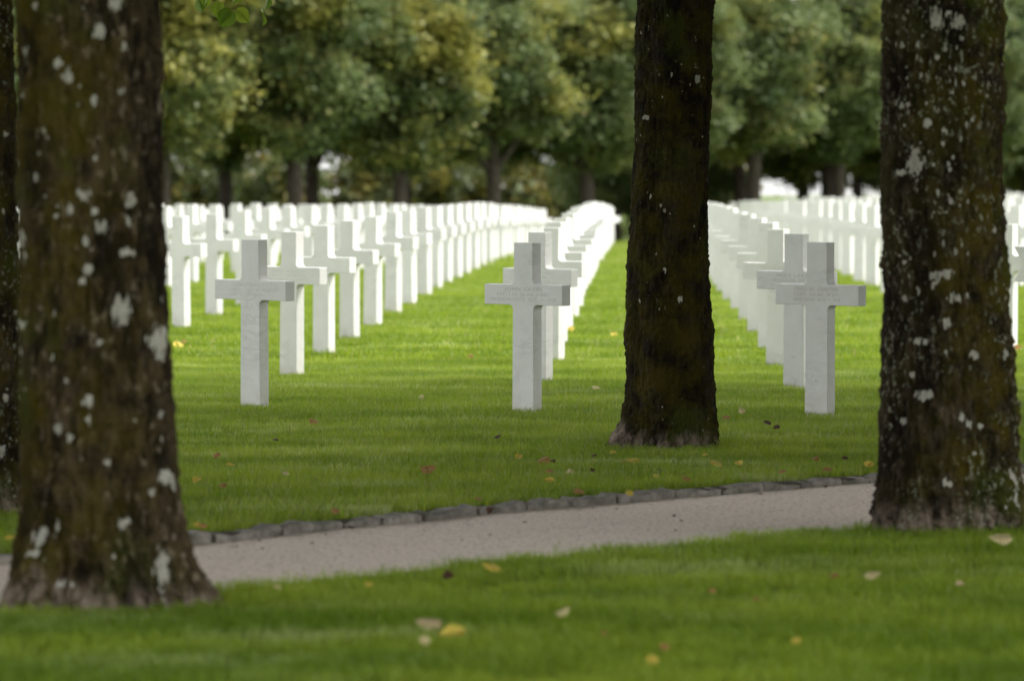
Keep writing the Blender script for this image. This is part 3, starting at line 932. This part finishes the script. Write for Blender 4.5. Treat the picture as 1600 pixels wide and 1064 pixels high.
for k in range(90):
    cx_, cy_ = r2.uniform(-60, 10), r2.uniform(190, 215)
    n_ = 90
    q = rng.normal(size=(n_, 3)) * np.array([1.6, 1.2, 1.4]); q[:, 2] = np.abs(q[:, 2]) * 2 + gz(cx_, cy_)
    P.append(q + np.array([cx_, cy_, 0])); cl.append(np.full(n_, r2.random()))
tag(link('far_wood', leaves_mesh('far_wood', np.concatenate(P), .6, M_SHRUB, np.concatenate(cl), 5)), 'dark wood beyond the lindens, glimpsed low between their stems', 'wood', kind='stuff')

# ------------------------------------------------------------------ fallen leaves
FL = {
    'yellow': mat_fallen('leaf_yellow', (0.50, 0.36, 0.05), (0.62, 0.50, 0.10), (0.35, 0.22, 0.05)),
    'pale': mat_fallen('leaf_pale', (0.52, 0.42, 0.20), (0.66, 0.56, 0.30), (0.38, 0.26, 0.12)),
    'pinkish': mat_fallen('leaf_pinkish', (0.48, 0.33, 0.20), (0.58, 0.44, 0.27), (0.58, 0.50, 0.22)),
    'rust': mat_fallen('leaf_rust', (0.26, 0.12, 0.04), (0.40, 0.24, 0.08), (0.12, 0.04, 0.02)),
    'brown': mat_fallen('leaf_brown', (0.055, 0.030, 0.020), (0.12, 0.065, 0.035), (0.03, 0.018, 0.012)),
}
LM = {c: [big_leaf(1.0, random.uniform(-.35, .35), random.uniform(-.5, .6), 200 + i * 7 + hash(len(c)) % 5, m, 'fallen_leaf', .06) for i in range(3)] for c, m in FL.items()}
leaf_list = [
    # px, py, size px, colour, where
    (670, 975, 40, 'pinkish', 'lying uppermost of three near leaves in front of the path'), (707, 995, 40, 'yellow', 'touching the pinkish leaf on the near grass'),
    (664, 1003, 18, 'pale', 'just below the pinkish leaf on the near grass'), (768, 888, 30, 'yellow', 'alone at the near edge of the path'),
    (879, 959, 24, 'pale', 'on the near grass below the path, middle of the lawn'), (434, 917, 13, 'pale', 'on the near grass beside the lichen-spotted trunk'),
    (576, 914, 14, 'yellow', 'on the near grass just below the path'), (1364, 902, 24, 'pale', 'on the near grass in front of the lichen-dusted trunk'),
    (1500, 914, 16, 'pinkish', 'on the near grass in front of the lichen-dusted trunk'), (1303, 899, 16, 'rust', 'on the near grass left of two pale leaves'),
    (1563, 847, 34, 'pale', 'at the root of the lichen-dusted trunk'), (1243, 1003, 18, 'yellow', 'low on the near grass, right part'),
    (1019, 1033, 22, 'yellow', 'lowest leaf on the near grass'), (1038, 1013, 18, 'rust', 'just above the lowest yellow leaf'),
    (700, 902, 20, 'brown', 'below the path near the lone yellow leaf'), (944, 989, 12, 'rust', 'small, low on the near grass'), (1182, 936, 12, 'rust', 'small, on the near grass'), (1112, 923, 12, 'rust', 'tiny, on the near grass below the path'),
    (338, 713, 12, 'rust', 'on the far lawn below the leftmost front cross'), (360, 728, 13, 'yellow', 'on the far lawn below the leftmost front cross'),
    (307, 751, 16, 'yellow', 'on the far lawn beside the lichen-spotted trunk'), (349, 759, 12, 'rust', 'on the far lawn above the kerb, left end'),
    (446, 742, 10, 'pale', 'on the far lawn between kerb and leftmost front cross'), (490, 660, 16, 'rust', 'on the far lawn right of the leftmost front cross'), (431, 687, 9, 'brown', 'tiny, below the leftmost front cross'),
    (668, 737, 26, 'rust', 'large, on the far lawn between the first two front crosses'), (778, 684, 10, 'brown', 'tiny, left of the foot of the second front cross'), (658, 622, 10, 'pale', 'tiny, on the far lawn between front crosses'),
    (810, 716, 14, 'yellow', 'on the far lawn below the second front cross'), (849, 722, 20, 'rust', 'on the far lawn below the second front cross'), (864, 721, 10, 'brown', 'touching the rust leaf below the second front cross'),
    (858, 753, 15, 'yellow', 'on the far lawn above the kerb, middle'), (860, 737, 14, 'rust', 'above the yellow leaf by the kerb'), (890, 737, 14, 'pale', 'on the far lawn left of the slim trunk'), (927, 736, 9, 'brown', 'tiny, left of the slim trunk'), (905, 769, 20, 'rust', 'in the grass behind the kerb'),
    (990, 721, 24, 'yellow', 'in front of the foot of the slim trunk'), (958, 709, 12, 'yellow', 'left of the foot of the slim trunk'), (975, 721, 8, 'rust', 'tiny, by the foot of the slim trunk'), (1120, 727, 22, 'yellow', 'in front of the right foot of the slim trunk'), (1155, 726, 15, 'yellow', 'on the far lawn right of the slim trunk'),
    (1073, 749, 15, 'rust', 'upright at the kerb below the slim trunk'), (1025, 744, 11, 'yellow', 'in front of the slim trunk near the kerb'), (1032, 736, 11, 'brown', 'in front of the slim trunk near the kerb'), (1102, 711, 9, 'yellow', 'small, at the foot of the slim trunk'), (928, 712, 9, 'brown', 'tiny, left of the slim trunk'),
    (1358, 728, 18, 'yellow', 'on the kerb beside the lichen-dusted trunk'), (1275, 717, 12, 'rust', 'on the far lawn below the cross numbered 40'), (1320, 716, 10, 'brown', 'on the far lawn below the cross numbered 40'), (1135, 654, 12, 'rust', 'on the far lawn right of the slim trunk'),
    (1198, 664, 14, 'brown', 'on the far lawn left of the cross numbered 40'), (1213, 668, 10, 'brown', 'beside another brown leaf left of the cross numbered 40'), (1159, 644, 11, 'pale', 'on the far lawn right of the slim trunk'), (931, 606, 12, 'pale', 'on the far lawn between second cross and slim trunk'), (1222, 737, 14, 'rust', 'on the kerb below the cross numbered 40'), (1292, 735, 16, 'rust', 'in the grass edge behind the kerb'),
    (735, 557, 9, 'rust', 'far out on the lawn between the first two lines'), (278, 540, 20, 'yellow', 'on the lawn at the edge of the lichen-spotted trunk'), (286, 536, 9, 'rust', 'beside the yellow leaf at the trunk edge'), (960, 524, 12, 'yellow', 'far out on the lawn left of the slim trunk'), (892, 516, 12, 'yellow', 'far out beside the second line of crosses'), (1590, 545, 14, 'rust', 'on the lawn beside the star headstone'),
    (525, 800, 15, 'rust', 'tucked behind the kerb stones'), (984, 773, 14, 'yellow', 'on a kerb stone below the slim trunk'), (308, 821, 10, 'yellow', 'on the kerb beside the lichen-spotted trunk'), (318, 822, 14, 'rust', 'on the kerb beside the lichen-spotted trunk'), (748, 779, 12, 'rust', 'in the grass behind the kerb, middle'), (17, 842, 18, 'yellow', 'on the kerb left of the lichen-spotted trunk'),
    (296, 852, 17, 'rust', 'on the path beside the lichen-spotted trunk'), (550, 822, 22, 'brown', 'curled on the path against the kerb'), (1166, 764, 16, 'brown', 'on the path against the kerb, right part'), (362, 855, 10, 'brown', 'small, on the path'), (491, 847, 8, 'brown', 'tiny, on the path'), (768, 837, 9, 'brown', 'tiny, on the path middle'), (1187, 772, 7, 'brown', 'tiny, on the path right part'), (1290, 759, 7, 'brown', 'tiny, on the path right part'), (765, 799, 12, 'brown', 'at the foot of the kerb, middle'), (1053, 807, 8, 'brown', 'tiny, on the near side of the path'),
]
used_lb = set()
for i, (px, py, sz, colr, where) in enumerate(leaf_list):
    on_path = where.find('the path') >= 0 and (where.startswith('on the path') or 'on the path' in where or 'curled' in where or 'near side of the path' in where or where.startswith('at the foot of the kerb'))
    z = -.042 if on_path else (.022 if 'kerb stone' in where or where.startswith('on the kerb') else .012)
    p = at_z(px, py, z)
    if p.y > 48: p.z = gz(p.x, p.y) + .04
    L = max(sz * p.y / FPX, .018) * (1.0 if sz > 12 else 1.1)
    o = link('fallen_leaf', LM[colr][i % 3]); o.location = p
    r = random.Random(300 + i)
    o.scale = (L, L, L)
    tl = r.uniform(.05, .25) if on_path else r.uniform(.30, .65)
    o.rotation_euler = (Matrix.Rotation(r.uniform(-.25, .25), 3, 'Y') @ Matrix.Rotation(tl, 3, 'X') @ Matrix.Rotation(r.uniform(0, 6.28), 3, 'Z')).to_euler()
    if i < 2:
        o.rotation_euler = (Matrix.Rotation(.42, 3, 'X') @ Matrix.Rotation((1.35, 1.9)[i], 3, 'Z')).to_euler()
    o.location.z += L * .35 * math.sin(tl)
    lb = '%s fallen leaf %s' % (colr, where)
    if lb in used_lb: lb = 'another ' + lb
    used_lb.add(lb)
    tag(o, lb, 'leaf', 'fallen leaves')

# crumbs of soil and bits of leaf strewn on the path
bm = bmesh.new()
r3 = random.Random(9)
for k in range(230):
    x = r3.uniform(-2.6, 2.6); w = 1 - r3.random() ** 1.7
    y = float(near_edge(x)) * (1 - w) + float(far_edge(x)) * w - .03
    sz = r3.choice([.002, .0025, .003, .004, .006])
    m = Matrix.Translation((x, y, -.050 + .012 * math.sin(PI * w) + sz * .3)) @ Matrix.Rotation(r3.uniform(0, 6.28), 4, 'Z') @ Matrix.Diagonal((sz * r3.uniform(.8, 2.2), sz, sz * .55, 1))
    bmesh.ops.create_icosphere(bm, subdivisions=1, radius=1.0, matrix=m)
tag(link('path_litter', bmmesh('path_litter', bm, mat_plain('crumb', (0.10, 0.07, 0.05), (0.26, 0.20, 0.15), 6))), 'dark crumbs of soil and leaf bits strewn on the gravel path', 'litter', kind='stuff')

# ------------------------------------------------------------------ grass
def tuft(seed, nbl, rad, hmin, hmax, w):
    r = np.random.default_rng(seed)
    vs, fs, rn = [], [], []
    for b in range(nbl):
        a, d = r.random() * 6.28, rad * math.sqrt(r.random())
        x, y = d * math.cos(a), d * math.sin(a)
        h = r.uniform(hmin, hmax); la = r.random() * 6.28; le = r.uniform(.1, .75) * h
        fa = r.random() * 3.14; fx, fy = math.cos(fa) * w / 2, math.sin(fa) * w / 2
        lx, ly = math.cos(la) * le, math.sin(la) * le
        n0 = len(vs)
        vs += [(x - fx, y - fy, -.004), (x + fx, y + fy, -.004), (x + lx * .35 + fx * .8, y + ly * .35 + fy * .8, h * .6), (x + lx * .35 - fx * .8, y + ly * .35 - fy * .8, h * .6), (x + lx, y + ly, h)]
        fs += [(n0, n0 + 1, n0 + 2), (n0, n0 + 2, n0 + 3), (n0 + 3, n0 + 2, n0 + 4)]
        rn += [r.random()] * 5
    return vs, fs, rn

def grass_object(name, pts, scl, seed, nbl, rad, hmin, hmax, w, label):
    vs, fs, rn = tuft(seed, nbl, rad, hmin, hmax, w)
    nt = len(vs); npn = len(pts)
    r = np.random.default_rng(seed + 1)
    V = np.concatenate([np.array(vs), pts])
    me = npmesh(name, V, np.array(fs), M_BLADE, False, {'rnd': np.concatenate([rn, np.zeros(npn)]), 'is_pt': np.concatenate([np.zeros(nt), np.ones(npn)]),
                                                      'sc': np.concatenate([np.ones(nt), scl])})
    a = me.attributes.new('rot', 'FLOAT_VECTOR', 'POINT')
    rot = np.zeros((nt + npn, 3), np.float32); rot[:, 2] = r.random(nt + npn) * 6.28; rot[:, 0] = r.normal(size=nt + npn) * .12; rot[:, 1] = r.normal(size=nt + npn) * .12
    a.data.foreach_set('vector', rot.ravel())
    o = tag(link(name, me), label, 'grass', kind='stuff')
    ng = bpy.data.node_groups.new(name, 'GeometryNodeTree')
    ng.interface.new_socket('Geometry', in_out='INPUT', socket_type='NodeSocketGeometry')
    ng.interface.new_socket('Geometry', in_out='OUTPUT', socket_type='NodeSocketGeometry')
    N = ng.nodes
    gi, go = N.new('NodeGroupInput'), N.new('NodeGroupOutput')
    na = N.new('GeometryNodeInputNamedAttribute'); na.data_type = 'FLOAT'; na.inputs['Name'].default_value = 'is_pt'
    cmp = N.new('FunctionNodeCompare'); cmp.data_type = 'FLOAT'; cmp.operation = 'GREATER_THAN'; cmp.inputs[1].default_value = .5
    ng.links.new(na.outputs[0], cmp.inputs[0])
    sp = N.new('GeometryNodeSeparateGeometry'); sp.domain = 'POINT'
    ng.links.new(gi.outputs[0], sp.inputs[0]); ng.links.new(cmp.outputs[0], sp.inputs[1])
    ip = N.new('GeometryNodeInstanceOnPoints')
    ng.links.new(sp.outputs[0], ip.inputs['Points']); ng.links.new(sp.outputs[1], ip.inputs['Instance'])
    nr_ = N.new('GeometryNodeInputNamedAttribute'); nr_.data_type = 'FLOAT_VECTOR'; nr_.inputs['Name'].default_value = 'rot'
    ns_ = N.new('GeometryNodeInputNamedAttribute'); ns_.data_type = 'FLOAT'; ns_.inputs['Name'].default_value = 'sc'
    ng.links.new(nr_.outputs[0], ip.inputs['Rotation'])
    ng.links.new(ns_.outputs[0], ip.inputs['Scale'])
    ng.links.new(ip.outputs[0], go.inputs[0])
    md = o.modifiers.new('scatter', 'NODES'); md.node_group = ng
    return o

trunks = [(t.location.x, t.location.y, rr_) for t, rr_ in ((T_left, .37), (T_mid, .29), (T_right, .36), (T_fl, .30))]
def scatter(y0, y1, dens, margin=.5):
    xm = y1 * 840 / FPX + margin
    n_ = int(dens * 2 * xm * (y1 - y0))
    x_ = rng.uniform(-xm, xm, n_); y_ = rng.uniform(y0, y1, n_)
    k_ = np.abs(x_) < y_ * 830 / FPX + margin
    for tx, ty, tr_ in trunks:
        k_ &= (x_ - tx) ** 2 + (y_ - ty) ** 2 > tr_ ** 2
    return x_[k_], y_[k_]
def lawn(name, y0, y1, dens, side, seed, s0, label, nbl=46, rad=.085, hmin=.022, hmax=.05, w=.0030):
    x_, y_ = scatter(y0, y1, dens)
    if side == 'near':
        edge = near_edge(x_) + .025 * vnoise(x_ * 7, y_ * 0, x_ * 0, 3); k_ = y_ < edge - .03
    else:
        k_ = y_ > far_edge(x_) + .19
    x_, y_ = x_[k_], y_[k_]
    hn = fbm(x_ * 1.3, y_ * 1.3, x_ * 0, 3, 5)
    s_ = s0 * (1 + .22 * hn + rng.normal(size=len(x_)) * .1)
    z_ = np.where(y_ < 30, -.03, terrain(x_, y_))
    return grass_object(name, np.stack([x_, y_, z_], 1), s_, seed, nbl, rad, hmin, hmax, w, label)
lawn('near_lawn_grass', 9.5, 19, 210, 'near', 71, 1.0, 'mown green grass in front of the path, round the near trunks')
lawn('lawn_grass', 14, 31, 210, 'far', 72, 1.0, 'mown green grass beyond the kerb, round the front crosses')
lawn('far_lawn_grass', 31, 62, 75, 'far', 73, 1.15, 'mown green grass between the receding lines of crosses', 60, .14, .02, .042, .0055)
lawn('distant_lawn_grass', 62, 118, 14, 'far', 74, 1.5, 'mown green grass among the crowded far crosses', 60, .25, .02, .04, .010)
